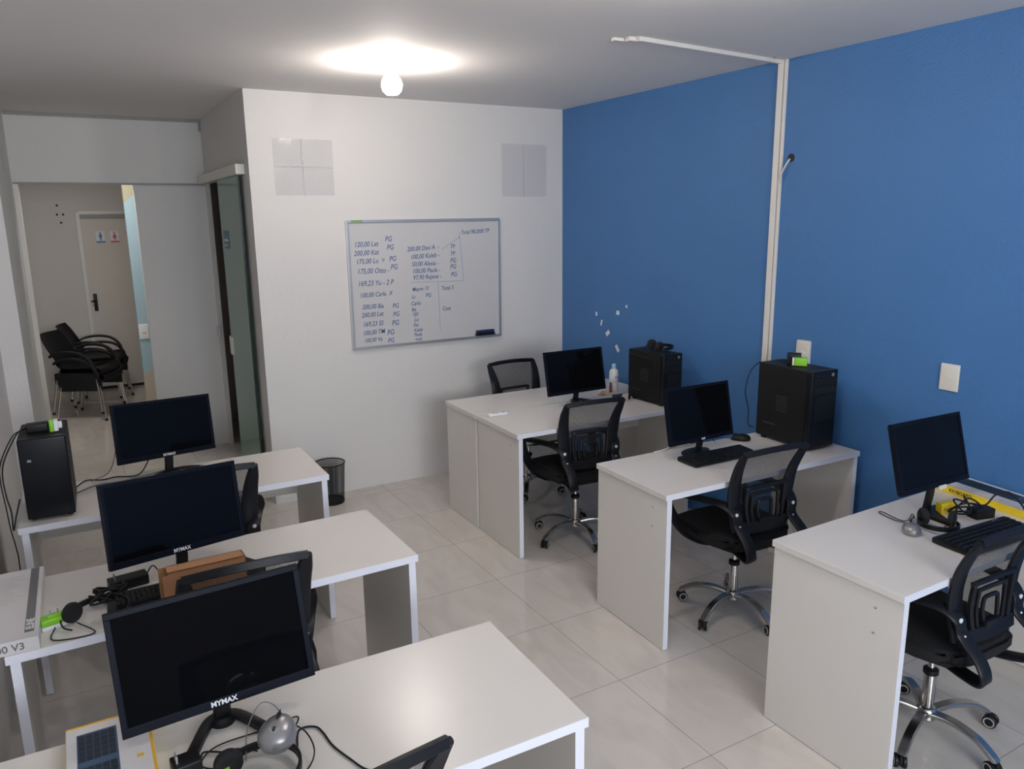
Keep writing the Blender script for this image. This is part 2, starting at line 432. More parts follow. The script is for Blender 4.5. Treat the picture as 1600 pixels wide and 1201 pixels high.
# sliding glass door
def m_glass():
    m, t, p = nt('green_tinted_glass')
    p.inputs['Base Color'].default_value = (0.17, 0.30, 0.24, 1); p.inputs['Roughness'].default_value = .10; p.inputs['Alpha'].default_value = .90
    return m
gl = struct('door_2', box(XA-.036, XA-.026, 5.46, 6.22, 0.01, 2.255), m_glass())
tag(obj('door_rail', box(XA-.06, XA-.002, 5.36, 6.98, 2.235, 2.30, .003), M_trim, gl), 'white box rail over the sliding door')
obj('glass_edge', box(XA-.037, XA-.025, 5.452, 5.462, 0.01, 2.25), mat('dark_green_glass_edge', (.012, .04, .03), .2), gl)
obj('lock', box(XA-.05, XA-.02, 6.14, 6.22, .93, 1.07, .004), M_trim, gl)
obj('strike_plate', box(XA-.02, XA-.002, 6.90, 6.958, .97, 1.06, .003), M_alu, gl)
sg = obj('door_sign', box(XA-.039, XA-.0365, 5.93, 6.13, 1.74, 1.87), M_teal, gl)
tag(sg, 'dark teal sign with a white line')
obj('sign_lettering', boxes([(XA-.041, XA-.0395, 5.95, 6.10, 1.795, 1.808), (XA-.041, XA-.0395, 6.00, 6.10, 1.76, 1.768)]), M_white, sg)

# ------------------------------------------------------------------ cable duct on ceiling and wall
dc = thing('cable_duct', 'white plastic cable duct running across ceiling then down the blue wall', 'cable duct')
ang = math.degrees(math.atan2(3.098-3.004, 3.425-2.402))
ln = math.hypot(3.425-2.402, .094)
obj('ceiling_channel', xf(box(0, ln+.02, -.012, .012, -.02, 0, .002), T(2.402, 3.004, HC) @ RZ(ang)), M_trim, dc)
obj('ceiling_end_piece', boxes([(2.36, 2.40, 3.015, 3.045, HC-.018, HC), (2.31, 2.37, 3.06, 3.085, HC-.014, HC)], .002), M_trim, dc)
obj('wall_channel', box(XW-.018, XW, 3.078, 3.112, .78, HC-.001, .002), M_trim, dc)
obj('wall_channel', box(XW-.013, XW, 3.054, 3.070, .78, HC-.001, .002), M_trim, dc)
obj('loose_wire', tube([(XW-.008, 3.058, 2.10), (XW-.02, 3.045, 2.15), (XW-.015, 3.02, 2.20), (XW-.004, 3.005, 2.23)], .005, smooth=4), M_cablew, dc)
obj('junction_screw', xf(lathe([(.008, 0), (.008, .006)], 10), T(3.36, 3.06, HC-.006)), M_grey, dc)
bm = xf(lathe([(.022, 0), (.022, .003), (.008, .003)], 12), Matrix.Translation((XW, 3.0, 2.235)) @ RZ(-90) @ RX(90))
tag(obj('wall_hole', bm, M_foot, wr), 'small dark hole where a wire enters')

# ------------------------------------------------------------------ ceiling bulbs
def m_emit(name, col, st):
    m, t, p = nt(name)
    p.inputs['Emission Color'].default_value = (*col, 1); p.inputs['Emission Strength'].default_value = st
    p.inputs['Base Color'].default_value = (.9, .9, .9, 1)
    return m
M_glow = m_emit('lit_bulb_glass', (1.0, 0.89, 0.80), BULB_STRENGTH)
def bulb(x, y, label):
    t = thing('ceiling_light', label, 'lamp', (x, y, HC))
    obj('ceiling_rose', lathe([(.055, 0), (.055, -.012), (.04, -.022), (.022, -.024)], 28), M_trim, t, True)
    obj('lamp_socket', lathe([(.022, -.022), (.022, -.05), (.018, -.055)], 20), M_grey, t, True)
    b = obj('bulb', lathe([(.018, -.05), (.03, -.065), (.05, -.09), (.056, -.115), (.05, -.143), (.032, -.162), (.0, -.168)], 28, cap=False), M_glow, t, True)
    return t
b1 = bulb(1.60, 4.05, 'bare lit bulb on the ceiling in front of the whiteboard wall')
b2 = bulb(1.69, 1.89, 'bare lit bulb at the top edge above the desks')

# ------------------------------------------------------------------ whiteboard
wb = thing('whiteboard', 'aluminium framed whiteboard with blue handwritten lists on the far wall', 'whiteboard', (0, YW, 0))
obj('board_panel', box(1.695, 2.868, -.014, -.001, 1.05, 1.92), M_boardw, wb)
obj('board_frame', boxes([(1.683, 2.882, -.024, 0, 1.915, 1.935), (1.683, 2.882, -.024, 0, 1.034, 1.054), (1.683, 1.703, -.024, 0, 1.054, 1.915), (2.862, 2.882, -.024, 0, 1.054, 1.915)], .002), M_alu, wb)
tag(obj('frame_sticker', box(1.72, 1.80, -.0255, -.024, 1.919, 1.933), mat('green_sticker', (.2, .4, .1), .5), wb), 'small green sticker on the top frame')
WT = [(1.734, 1.751, 0.039, '120,00 Let'), (1.96, 1.784, 0.04, 'PG'), (1.73, 1.69, 0.039, '200,00 Kat'), (1.971, 1.726, 0.04, 'PG'), (1.741, 1.633, 0.039, '175,00 Lu  ='), (1.986, 1.645, 0.04, 'PG'), (1.746, 1.566, 0.04, '175,00 Otto -'), (1.993, 1.586, 0.041, 'PG'), (1.746, 1.481, 0.04, '169,23 Yu - 2 P'), (1.755, 1.4, 0.036, '100,00 Carla  X'), (1.769, 1.318, 0.036, '200,00 Bia'), (1.994, 1.312, 0.037, 'PG'), (1.761, 1.26, 0.036, '200,00 Let'), (1.996, 1.251, 0.037, 'PG'), (1.767, 1.195, 0.037, '169,23 SS'), (1.983, 1.187, 0.042, 'PG'), (1.763, 1.132, 0.036, '100,00 TM'), (1.945, 1.12, 0.042, 'PG'), (1.77, 1.08, 0.032, '100,00 Va'), (1.948, 1.064, 0.037, 'PG'), (2.125, 1.708, 0.036, '200,00 Davi A  -'), (2.465, 1.72, 0.032, 'TP'), (2.148, 1.652, 0.037, '100,00 Kaleb -'), (2.463, 1.668, 0.033, 'TP'), (2.155, 1.602, 0.036, '50,00 Alexia -'), (2.462, 1.617, 0.037, 'PG'), (2.158, 1.551, 0.037, '100,00 Paula -'), (2.46, 1.57, 0.038, 'PG'), (2.161, 1.505, 0.037, '97,90 Rejane -'), (2.464, 1.513, 0.038, 'PG'), (2.152, 1.422, 0.032, 'Meyre 13'), (2.382, 1.418, 0.033, 'Total 3'), (2.145, 1.371, 0.028, 'Lu'), (2.256, 1.374, 0.033, 'PG'), (2.138, 1.321, 0.032, 'Carlo'), (2.141, 1.278, 0.028, 'Bia'), (2.144, 1.24, 0.033, '181'), (2.158, 1.202, 0.033, 'Lu'), (2.151, 1.164, 0.029, 'Rei'), (2.155, 1.126, 0.028, 'Kaleb'), (2.153, 1.093, 0.028, 'Paula'), (2.162, 1.06, 0.026, 'total'), (2.557, 1.82, 0.032, 'Total 98.2000 TP'), (2.387, 1.266, 0.033, 'Casa')]
bm = bmesh.new()
for x, z, h, s in WT:
    merge(bm, text_bm(s, h*1.28, T(x, -.0145, z) @ RY(-random.uniform(0, 3)) @ FRONT, .0003, .25, .0004, sx=.82))
obj('handwriting', bm, M_ink, wb)
bm = bmesh.new()
for (a, b), (c, d) in [([2.40, 1.715], [2.546, 1.801]), ([2.547, 1.811], [2.569, 1.484]), ([2.14, 1.488], [2.569, 1.479]), ([2.358, 1.476], [2.366, 1.123]), ([2.547, 1.839], [2.541, 1.792])]:
    tube([(a, -.0146, b), (c, -.0146, d)], .0018, 5, smooth=0, bm=bm)
tag(obj('drawn_line', bm, M_fadedink, wb), 'thin drawn dividing lines')
er = thing('board_eraser', 'dark blue board eraser on the lower right frame of the whiteboard', 'eraser', (2.73, YW-.03, 1.056))
obj('felt_pad', box(-.08, .08, -.022, .004, 0, .018, .003), M_black, er)
obj('grip', box(-.078, .078, -.02, .003, .018, .042, .007, 3), mat('navy_plastic', (.015, .02, .09), .4), er, True)

# acetate sheet holders on the wall
def m_acetate():
    m, t, p = nt('clear_acetate')
    p.inputs['Base Color'].default_value = (.62, .62, .70, 1); p.inputs['Roughness'].default_value = .14; p.inputs['Alpha'].default_value = .13
    return m
M_ac = m_acetate()
def acetate(x0, x1, z0, z1, label, cells):
    t = thing('poster_sleeve', label, 'sleeve', (x0, YW, z0), 0)
    w, h = x1-x0, z1-z0; bm = bmesh.new()
    n = 12; g = [[bm.verts.new((w*i/n, -.006-.003*math.sin(i*1.9+j*.8)*math.sin(j*1.3+i*.5), h*j/n)) for i in range(n+1)] for j in range(n+1)]
    for j in range(n):
        for i in range(n): bm.faces.new((g[j][i], g[j][i+1], g[j+1][i+1], g[j+1][i]))
    ret = bmesh.ops.solidify(bm, geom=bm.faces[:], thickness=.0012)
    obj('sheet', bm, M_ac, t, True)
    if cells:
        obj('seam', boxes([(w*.47, w*.49, -.012, -.0085, 0, h), (0, w, -.012, -.0085, h*.50, h*.515)]), M_ac, t)
        bm = bmesh.new()
        for k in range(9):
            x = w*(.1+.045*k+random.uniform(-.01, .01)); z = h*(.52+random.uniform(-.02, .03))
            merge(bm, box(x, x+.010, -.0135, -.0125, z, z+.004))
        merge(bm, box(w*.475, w*.483, -.0135, -.0125, h*.62, h*.86))
        merge(bm, box(w*.49, w*.51, -.0135, -.0125, h*.94, h*.955))
        obj('tape_piece', bm, M_white, t)
    else:
        obj('seam', box(w*.47, w*.476, -.012, -.0085, 0, h), M_ac, t)
    return t
acetate(1.232, 1.624, 2.097, 2.455, 'clear crinkled plastic sleeve with white tape on the far wall, left one', True)
acetate(2.916, 3.311, 2.093, 2.477, 'clear plastic sleeve without tape on the far wall beside the blue wall', False)
acl = thing('poster_sleeve', 'edge of a grey plastic sleeve on the left pier at the picture edge', 'sleeve', (-0.2845, 6.22, 2.30))
obj('sheet', box(-.0, .004, -.1, .2, -.02, .16), M_ac, acl)

# ------------------------------------------------------------------ desks
HD = 0.75; TH = 0.026
def desk(px, py, th, D, L, side, label, group, flip=False):
    """origin at the aisle-front corner; side=+1: runs to +X (right row), -1: runs to -X"""
    t = thing('desk', label, 'desk', (px, py, 0), th, group)
    a, b = (0, L) if side > 0 else (-L, 0)
    def e(bm):        # white edge banding on faces looking to the room (front)
        return bm
    bm = box(a, b, 0 if flip else 0.0012, D-.0012 if flip else D, HD-TH, HD, .0012, 1); obj('desk_top', bm, M_desk, t)
    ed = obj('edge_band', box(a, b, *((D-.0014, D) if flip else (0, .0014)), HD-TH, HD, .0004, 1), M_edge, t)
    for x in ((a+.01, a+.01+TH), (b-.01-TH, b-.01)):
        p = obj('side_panel', box(x[0], x[1], .0052, D-.0052, .003, HD-TH), M_desk, t)
        obj('edge_band', box(x[0], x[1], *((D-.0054, D-.004) if flip else (.004, .0054)), .003, HD-TH), M_edge, p)
        obj('foot_glide', boxes([(x[0]+.004, x[1]-.004, .03, .05, 0, .003), (x[0]+.004, x[1]-.004, D-.06, D-.04, 0, .003)]), M_foot, p)
    ap = obj('modesty_panel', box(a+.01+TH, b-.01-TH, *((.012, .03) if flip else (D-.03, D-.012)), .51, HD-TH), M_desk, t)
    xs = (b-.09) if side < 0 else (a+.20)
    for q in (a+.09, b-.09):
        obj('bolt_cap', xf(lathe([(.008, 0), (.008, .004)], 10), T(q, .02, HD-TH-.004)), M_foot, t)
    ox = 0.0097
    bm = bmesh.new()
    for yy, zz in ((.10, .665), (.10, .575)):
        merge(bm, xf(lathe([(.004, 0), (.004, .002)], 8), T(a+.0085 if side > 0 else b-.0085, yy, zz) @ RY(-90 if side > 0 else 90)))
    obj('screw_hole', bm, M_grey, t)
    return t
G = 'white desks in two rows'
desk(2.078, 4.122, -0.5, .436, 1.33, 1, 'cream desk against the back of another, nearest to the whiteboard wall', G, True)
desk(2.0742, 3.5876, -0.9, .529, 1.2853, 1, 'far right cream desk holding a computer tower, bottle and monitor', G)
desk(2.1423, 2.4181, -1.04, .5291, 1.2653, 1, 'middle cream desk of the right row with monitor, keyboard and tall tower', G)
desk(2.1808, 1.3307, .83, .5291, 1.2653, 1, 'nearest cream desk of the right row with mouse, headset and yellow box', G)
desk(.9709, 3.4853, -.05, .5291, 1.2653, -1, 'farthest cream desk of the left row with the small black tower', G)
desk(.9831, 2.4307, .9, .5291, 1.2653, -1, 'middle cream desk of the left row with the brown carton', G)
desk(.9748, 1.3545, -1.07, .5291, 1.2653, -1, 'nearest cream desk of the left row, at the bottom of the picture', G)

# ------------------------------------------------------------------ monitors
def monitor(x, y, z, yaw, tilt, roll, label, group, foot='v', logo=None, w=.478, h=.276, tagm=False):
    """x,y,z = centre of the front face in the world; stands on the desk top at HD"""
    t = thing('monitor', label, 'monitor', (x, y, HD), yaw, group)
    zc = z-HD
    M = T(0, 0, zc) @ RX(-tilt) @ RY(roll)
    bz, bb = .014, .022
    fr = boxes([(-w/2, w/2, 0, .018, h/2-bz, h/2), (-w/2, w/2, 0, .018, -h/2, -h/2+bb), (-w/2, -w/2+bz, 0, .018, -h/2+bb, h/2-bz), (w/2-bz, w/2, 0, .018, -h/2+bb, h/2-bz)], .0015)
    obj('bezel', xf(fr, M), M_bezel, t)
    obj('screen', xf(box(-w/2+bz, w/2-bz, .0035, .017, -h/2+bb, h/2-bz), M), M_screen, t)
    bk = bmesh.new(); merge(bk, box(-w/2+.004, w/2-.004, .016, .026, -h/2+.004, h/2-.004, .004)); merge(bk, box(-.13, .13, .02, .048, -.11, .07, .012, 3))
    obj('back_cover', xf(bk, M), M_black, t, True)
    if logo:
        tag(obj('logo', text_bm(logo, .017, M @ T(0, -.0006, -h/2+.006) @ FRONT, .0003, .0, .0005, 'CENTER'), M_white, t), 'small white brand lettering')
    if tagm:
        obj('power_button', xf(box(.01, .06, -.004, .006, -h/2-.012, -h/2+.004, .001), M), M_cream, t)
    # neck and foot
    bot = M @ Vector((0, .03, -h/2))
    nb = Vector((0, bot.y+.01, .012))
    obj('neck', band([(0, bot.y+.012, bot.z+.09), (0, bot.y, bot.z), tuple(nb)], (1, 0, 0), .02, .009, smooth=4), M_black, t, True)
    bm = bmesh.new()
    if foot == 'v':
        for s in (-1, 1):
            band([(0, nb.y+.004, .016), (s*.035, nb.y-.012, .014), (s*.085, nb.y-.10, .009)], (0, 0, 1), .008, .012, smooth=4, bm=bm)
        merge(bm, xf(lathe([(.03, .0), (.03, .012), (.022, .02)], 20), T(0, nb.y, 0)))
    elif foot == 'wide':
        for s in (-1, 1):
            band([(0, nb.y, .016), (s*.05, nb.y-.01, .012), (s*.13, nb.y-.045, .007)], (0, 0, 1), .006, .010, smooth=4, bm=bm)
        merge(bm, box(-.04, .04, nb.y-.03, nb.y+.02, 0, .012, .004))
    elif foot == 'round':
        merge(bm, xf(lathe([(.085, 0), (.085, .006), (.05, .012), (.024, .02)], 32), T(0, nb.y+.015, 0) @ Matrix.Diagonal((1.1, .6, 1, 1))))
    elif foot == 'plate':
        merge(bm, prism([(-.015, nb.y+.02), (.015, nb.y+.02), (.12, nb.y-.01), (.115, nb.y-.03), (.02, nb.y-.015), (-.05, nb.y-.13), (-.08, nb.y-.125), (-.07, nb.y-.02)], 0, .012, .003))
    obj('stand_foot', bm, M_black, t, True)
    return t
GM = 'black monitors'
monitor(.320, 3.914, .978, 21.9, 10.8, 3.9, 'black monitor on the farthest left desk, in front of the doorway', GM, 'wide', 'MYMAX')
monitor(.227, 2.718, .975, 22.9, 13.5, 4.9, 'black monitor on the middle left desk, behind the brown carton', GM, 'v', 'MYMAX')
monitor(.200, 1.794, .953, 1.4, 13.6, -1.4, 'large black monitor nearest to the camera, hiding the carton and its desk', GM, 'v', 'MYMAX', .44, .285)
monitor(2.794, 4.06, .957, 7.0, 12.2, 1.7, 'black monitor on the far right desk, left of the white bottle', GM, 'v', None, .49, .283)
monitor(2.695, 2.806, .964, 8.4, 12.4, 2.6, 'black monitor on the middle right desk, behind a black keyboard', GM, 'round', 'acer', .49, .283)
monitor(2.92, 1.731, 1.000, 3.3, 15.5, 2.3, 'black monitor on the nearest right desk, before the blue wall', GM, 'plate', None, .485, .28, tagm=True)

# ------------------------------------------------------------------ computer towers
def tower(x, y, yaw, w, l, h, label, group, style):
    """front face looks along local -y; origin at its front-left base corner"""
    t = thing('computer_tower', label, 'computer', (x, y, HD), yaw, group)
    fz = .014
    obj('case', box(0.004, w-.004, .03, l, fz, h-.002, .003), M_tower, t)
    bm = bmesh.new(); merge(bm, box(0, w, 0, .032, fz-.002, h, .008, 3))
    fp = obj('front_panel', bm, M_towerfront, t, True)
    if style != 'plain':
        obj('drive_bay_cover', boxes([(.012, w-.012, -.0025, .004, h-.075, h-.035), (.012, w-.012, -.0025, .004, h-.118, h-.079), (.03, w-.012, -.002, .004, h-.26, h-.13)], .0012), M_tower, fp)
        obj('power_button', xf(lathe([(.009, 0), (.009, .005), (.006, .006)], 18), T(w*.78, .001, h-.024) @ RX(90)), M_silver, fp, True)
        obj('port_row', boxes([(w*.2, w*.28, -.0015, .003, h-.028, h-.022), (w*.36, w*.44, -.0015, .003, h-.028, h-.022), (w*.52, w*.56, -.0015, .003, h-.028, h-.022)]), M_foot, fp)
    else:
        obj('badge', box(w*.16, w*.24, -.0012, .002, h-.095, h-.085), M_grey, fp)
    # side panels with vent holes
    for sx, xx in ((-1, 0.0), (1, w)):
        sp = obj('side_panel', box(min(xx, xx-sx*.0045), max(xx, xx-sx*.0045), .034, l-.002, fz+.004, h-.004, .0015), M_tower, t)
        if sx < 0:
            bm = bmesh.new()
            for r in range(7):
                for c in range(6):
                    merge(bm, box(-.0015, .0005, l*.42+c*.013, l*.42+c*.013+.009, h*.42+r*.013, h*.42+r*.013+.005))
            merge(bm, box(-.0015, .0005, l*.62, l*.86, h*.22, h*.235))
            obj('vent_slot', bm, M_ventd, sp)
            if style == 'curved':
                obj('raised_rib', tube([(-.002, l-.02, h-.03), (-.002, .10, h-.045), (-.002, .075, h-.06), (-.002, .072, h*.3)], .005, smooth=5), M_black, sp, True)
    bm = bmesh.new()
    for k in range(7): merge(bm, box(w*.72, w-.006, l-.0005, l+.001, .06+k*.022, .066+k*.022))
    obj('slot_cover', bm, M_silver, t)
    for a in (.012, w-.032):
        for b in (.03, l-.05):
            obj('foot', box(a, a+.02, b, b+.02, 0, fz), M_foot, t)
    return t
GT = 'black computer towers on the desks'
tower(-.258, 3.535, -1.4, .172, .30, .349, 'small black computer tower at the wall end of the farthest left desk', GT, 'plain')
tower(3.17, 3.642, 2.2, .160, .335, .335, 'black computer tower with a headset on top, on the far right desk', GT, 'curved')
tower(3.163, 2.522, -2.3, .186, .36, .415, 'tall black computer tower with a green plug on top, middle right desk', GT, 'bays')

# ------------------------------------------------------------------ office chairs
M_net = m_mesh('black_chair_mesh', (0.012, 0.012, 0.014), .0048, .33, 'XZ')
PROF = [(-.158, .515), (-.158, .56), (-.150, .62), (-.152, .70), (-.168, .78), (-.198, .85), (-.230, .905)]
def office_chair(loc, yaw, label, group, star=15):
    t = thing('office_chair', label, 'chair', (*loc, 0), yaw, group)
    # backrest frame (stiles bow backwards and lean in at the top)
    def side(s, off=0): return [(s*(x+off), y, z) for (y, z), x in zip(PROF, (.145, .152, .158, .165, .172, .180, .184))]
    bm = bmesh.new()
    for s in (-1, 1):
        band(side(s), (1, 0, 0), .024, .009, bm=bm, hws=[.024, .030, .035, .036, .032, .026, .016])
    band([(-.186, -.228, .903), (-.10, -.236, .910), (0, -.239, .912), (.10, -.236, .910), (.186, -.228, .903)], (0, .3, 1), .014, .009, bm=bm)
    band([(-.145, -.160, .53), (0, -.175, .525), (.145, -.160, .53)], (0, .2, 1), .022, .009, bm=bm)
    obj('backrest_frame', bm, M_chairp, t, True)
    # mesh
    P = smooth_path([(0, y, z) for y, z in PROF], 4); W_ = smooth_path([(x, 0, 0) for x in (.145, .152, .158, .165, .172, .180, .184)], 4)
    bm = bmesh.new(); rows = []
    for p, w in zip(P, W_):
        rows.append([bm.verts.new(((w.x-.012)*u, p.y+.004-.014*(1-u*u), p.z)) for u in [k/6-1 for k in range(13)]])
    for a, b in zip(rows, rows[1:]):
        for k in range(12): bm.faces.new((a[k], a[k+1], b[k+1], b[k]))
    obj('backrest_mesh', bm, M_net, t, True)
    # lumbar support: nested arches behind the mesh
    bm = bmesh.new()
    def arch(w0, w1, z0, z1, hw):
        def yy(z):
            for (ya, za), (yb, zb) in zip(PROF, PROF[1:]):
                if za <= z <= zb: return ya+(yb-ya)*(z-za)/(zb-za)-.026
            return -.2
        pts = [(-w0*.8, yy(z0), z0), (-w0*.95, yy((z0+z1)/2), (z0+z1)/2), (-w1, yy(z1-.012), z1-.012), (-w1+.012, yy(z1), z1), (w1-.012, yy(z1), z1), (w1, yy(z1-.012), z1-.012), (w0*.95, yy((z0+z1)/2), (z0+z1)/2), (w0*.8, yy(z0), z0)]
        band(pts, (1, 0, 0.001), hw, .005, smooth=0, bm=bm) if False else tube(pts, hw, 6, smooth=4, bm=bm)
    arch(.118, .112, .53, .725, .011); arch(.082, .076, .53, .69, .008); arch(.045, .040, .56, .655, .008)
    band([(-.13, -.186, .535), (0, -.194, .53), (.13, -.186, .535)], (0, .1, 1), .026, .008, bm=bm)
    merge(bm, box(-.045, .045, -.200, -.184, .55, .575, .004))
    obj('lumbar_support', bm, M_chairp, t, True)
    # seat
    bm = bmesh.new(); cube(bm, -.235, .235, -.205, .265, .412, .478)
    bmesh.ops.subdivide_edges(bm, edges=bm.edges[:], cuts=6, use_grid_fill=True)
    for v in bm.verts:
        x, y = v.co.x/.235, (v.co.y-.03)/.235
        k = 1-.10*(abs(x)**3)*(abs(y)**3)*1.6
        v.co.x *= k; v.co.y = .03+(v.co.y-.03)*k
        v.co.x *= 1-.10*max(0, -y)**2
        if v.co.z > .45: v.co.z += .014*(1-x*x)*(1-y*y)-.012*max(0, y)**4
        if v.co.z < .43: v.co.x *= .93; v.co.y = .03+(v.co.y-.03)*.93; v.co.z -= .012*(1-x*x)
    bmesh.ops.bevel(bm, geom=[e for e in bm.edges if e.calc_face_angle(0) > .9], offset=.016, segments=3, affect='EDGES')
    obj('seat', bm, M_fabric, t, True)
    bm = bmesh.new(); merge(bm, box(-.09, .09, -.12, .12, .375, .408, .01)); 
    merge(bm, box(-.16, .16, -.06, .06, .398, .412, .003))
    obj('mechanism', bm, M_black, t, True)
    obj('lever', tube([(.06, .0, .39), (.16, .02, .385), (.22, .03, .375)], .006, smooth=3), M_black, t, True)
    # arms: closed loops of flat band from the back bolts over the pad and under the seat
    for s in (-1, 1):
        pts = [(s*.162, -.190, .555), (s*.172, -.175, .610), (s*.195, -.12, .640), (s*.228, -.02, .640), (s*.246, .10, .628), (s*.250, .19, .610), (s*.248, .232, .572), (s*.240, .20, .50), (s*.222, .12, .432), (s*.18, .05, .402), (s*.12, -.01, .396),
               (s*.10, -.11, .394), (s*.125, -.20, .398), (s*.155, -.268, .415), (s*.170, -.285, .452), (s*.166, -.255, .500)]
        a = obj('armrest', band(pts, (1, 0, .15), .027, .007, closed=True, smooth=5), M_chairp, t, True)
        for bx, by, bz, r in ((s*.172, -.183, .608, .0085), (s*.162, -.196, .553, .005)):
            obj('bolt_cap', xf(lathe([(r, 0), (r, .004), (r*.6, .0055)], 16), T(bx, by+.0, bz) @ RX(90)), M_white, a, True)
    # gas lift and star base
    obj('gas_lift', lathe([(.022, .09), (.022, .26), (.012, .262), (.012, .375)], 20), M_chrome, t, True)
    obj('lift_collar', lathe([(.024, .255), (.027, .258), (.027, .275), (.018, .28)], 20), M_black, t, True)
    obj('hub', lathe([(.03, .07), (.038, .08), (.038, .105), (.03, .118), (.024, .122)], 24), M_dullchrome, t, True)
    for k in range(5):
        a = star+72*k
        Mk = RZ(a)
        bm = band([(.02, 0, .098), (.10, 0, .112), (.19, 0, .102), (.255, 0, .066), (.265, 0, .055)], (0, 1, 0), .02, .010, smooth=5, hws=[.020, .018, .017, .017, .014])
        lg = obj('base_leg', xf(bm, Mk), M_dullchrome, t, True)
        ca = random.uniform(0, 360)
        Mc = Mk @ T(.268, 0, 0) @ RZ(ca)
        bm = bmesh.new()
        for s in (-1, 1):
            merge(bm, lathe([(.0, -.007), (.022, -.007), (.025, -.004), (.025, .004), (.022, .007), (.0, .007)], 20, cap=False), T(.014, s*.014, .0255) @ RX(90))
        merge(bm, box(-.006, .026, -.006, .006, .02, .052, .003)); merge(bm, lathe([(.006, .045), (.006, .06)], 10))
        c = obj('caster', xf(bm, Mc), M_black, lg, True)
        bm = bmesh.new()
        for s in (-1, 1):
            R_ = lathe([(.0155, .0072), (.0195, .0072), (.0195, .0086), (.0155, .0086)], 20, cap=False)
            R_.faces.ensure_lookup_table()
            merge(bm, R_, T(.014, s*.014, .0255) @ RX(90) @ (Matrix.Diagonal((1, 1, -s, 1))))
        o = obj('caster_ring', xf(bm, Mc), M_wheelring, lg, True)
    return t
GC = 'black mesh office chairs'
ch0 = office_chair((2.54, 3.694), -5.4, 'black mesh office chair at the far right desk, chrome star base in view', GC, 54)
for loc, yaw, lab in (
    ((2.686, 2.523), -3.6, 'black mesh office chair at the middle right desk, in front of the keyboard'),
    ((2.627, 1.474), -1.7, 'black mesh office chair at the nearest right desk, at the right picture edge'),
    ((2.735, 4.575), 181, 'black mesh office chair facing us behind the farthest desk of the right row'),
    ((.42, 3.565), 0, 'black mesh office chair at the farthest left desk, half hidden by a monitor'),
    ((.375, 2.538), -1, 'black mesh office chair at the middle left desk, in front of the brown carton'),
    ((.345, 1.469), 7, 'black mesh office chair at the bottom edge, only its top corner in view')):
    dup(ch0, (*loc, 0), yaw, lab, GC)

# ------------------------------------------------------------------ stacked guest chairs in the corridor
def guest_chair(loc, z, yaw, label, group):
    t = thing('stacking_chair', label, 'chair', (*loc, z), yaw, group)
    # shell: seat and back as one curved sheet
    prof = [(.24, .40), (.235, .435), (.18, .45), (0, .435), (-.14, .445), (-.19, .49), (-.235, .60), (-.30, .72), (-.35, .80)]
    wid = [.20, .21, .215, .215, .205, .20, .205, .21, .19]
    P = smooth_path([(0, y, zz) for y, zz in prof], 4); Wd = smooth_path([(w, 0, 0) for w in wid], 4)
    bm = bmesh.new(); rows = []
    for p, w in zip(P, Wd):
        rows.append([bm.verts.new((w.x*u, p.y+(.03*u*u if p.z > .5 else 0), p.z+(.02*u*u if p.z < .5 else 0))) for u in [k/5-1 for k in range(11)]])
    for a, b in zip(rows, rows[1:]):
        for k in range(10): bm.faces.new((a[k], a[k+1], b[k+1], b[k]))
    bmesh.ops.solidify(bm, geom=bm.faces[:], thickness=.012)
    obj('shell', bm, M_chairp, t, True)
    obj('seat_skirt', boxes([(-.225, .225, -.20, .23, .385, .415), (-.225, -.20, -.20, .22, .30, .40), (.20, .225, -.20, .22, .30, .40)], .008), M_chairp, t, True)
    for s in (-1, 1):
        pts = [(s*.205, -.225, .58), (s*.235, -.16, .615), (s*.25, -.03, .63), (s*.25, .10, .605), (s*.245, .18, .53), (s*.235, .205, .44), (s*.225, .20, .39)]
        obj('armrest', band(pts, (1, 0, 0), .018, .012, smooth=5), M_chairp, t, True)
        for y0, y1 in ((.20, .235), (-.17, -.245)):
            lg = obj('leg', tube([(s*.212, y0, .39), (s*.235, y1, .02-0)], .011, 10, smooth=0), M_chrome, t, True)
            obj('foot_cap', xf(lathe([(.014, 0), (.014, .025)], 10), T(s*.235, y1, 0)), M_foot, lg, True)
    return t
GS = 'stacked black armchairs beyond the doorway'
g0 = guest_chair((.07, 8.81), 0, -118, 'lower black armchair with chrome legs in the nearer stack beyond the doorway', GS)
def dz(l, z, yaw, lab): return dup(g0, (l[0], l[1], z), yaw, lab, GS)
dz((.045, 8.82), .07, -118, 'upper black armchair in the nearer stack beyond the doorway')
dz((.20, 9.47), 0, -104, 'lower black armchair in the farther stack beside the toilet door')
dz((.175, 9.476), .07, -104, 'upper black armchair in the farther stack beside the toilet door')

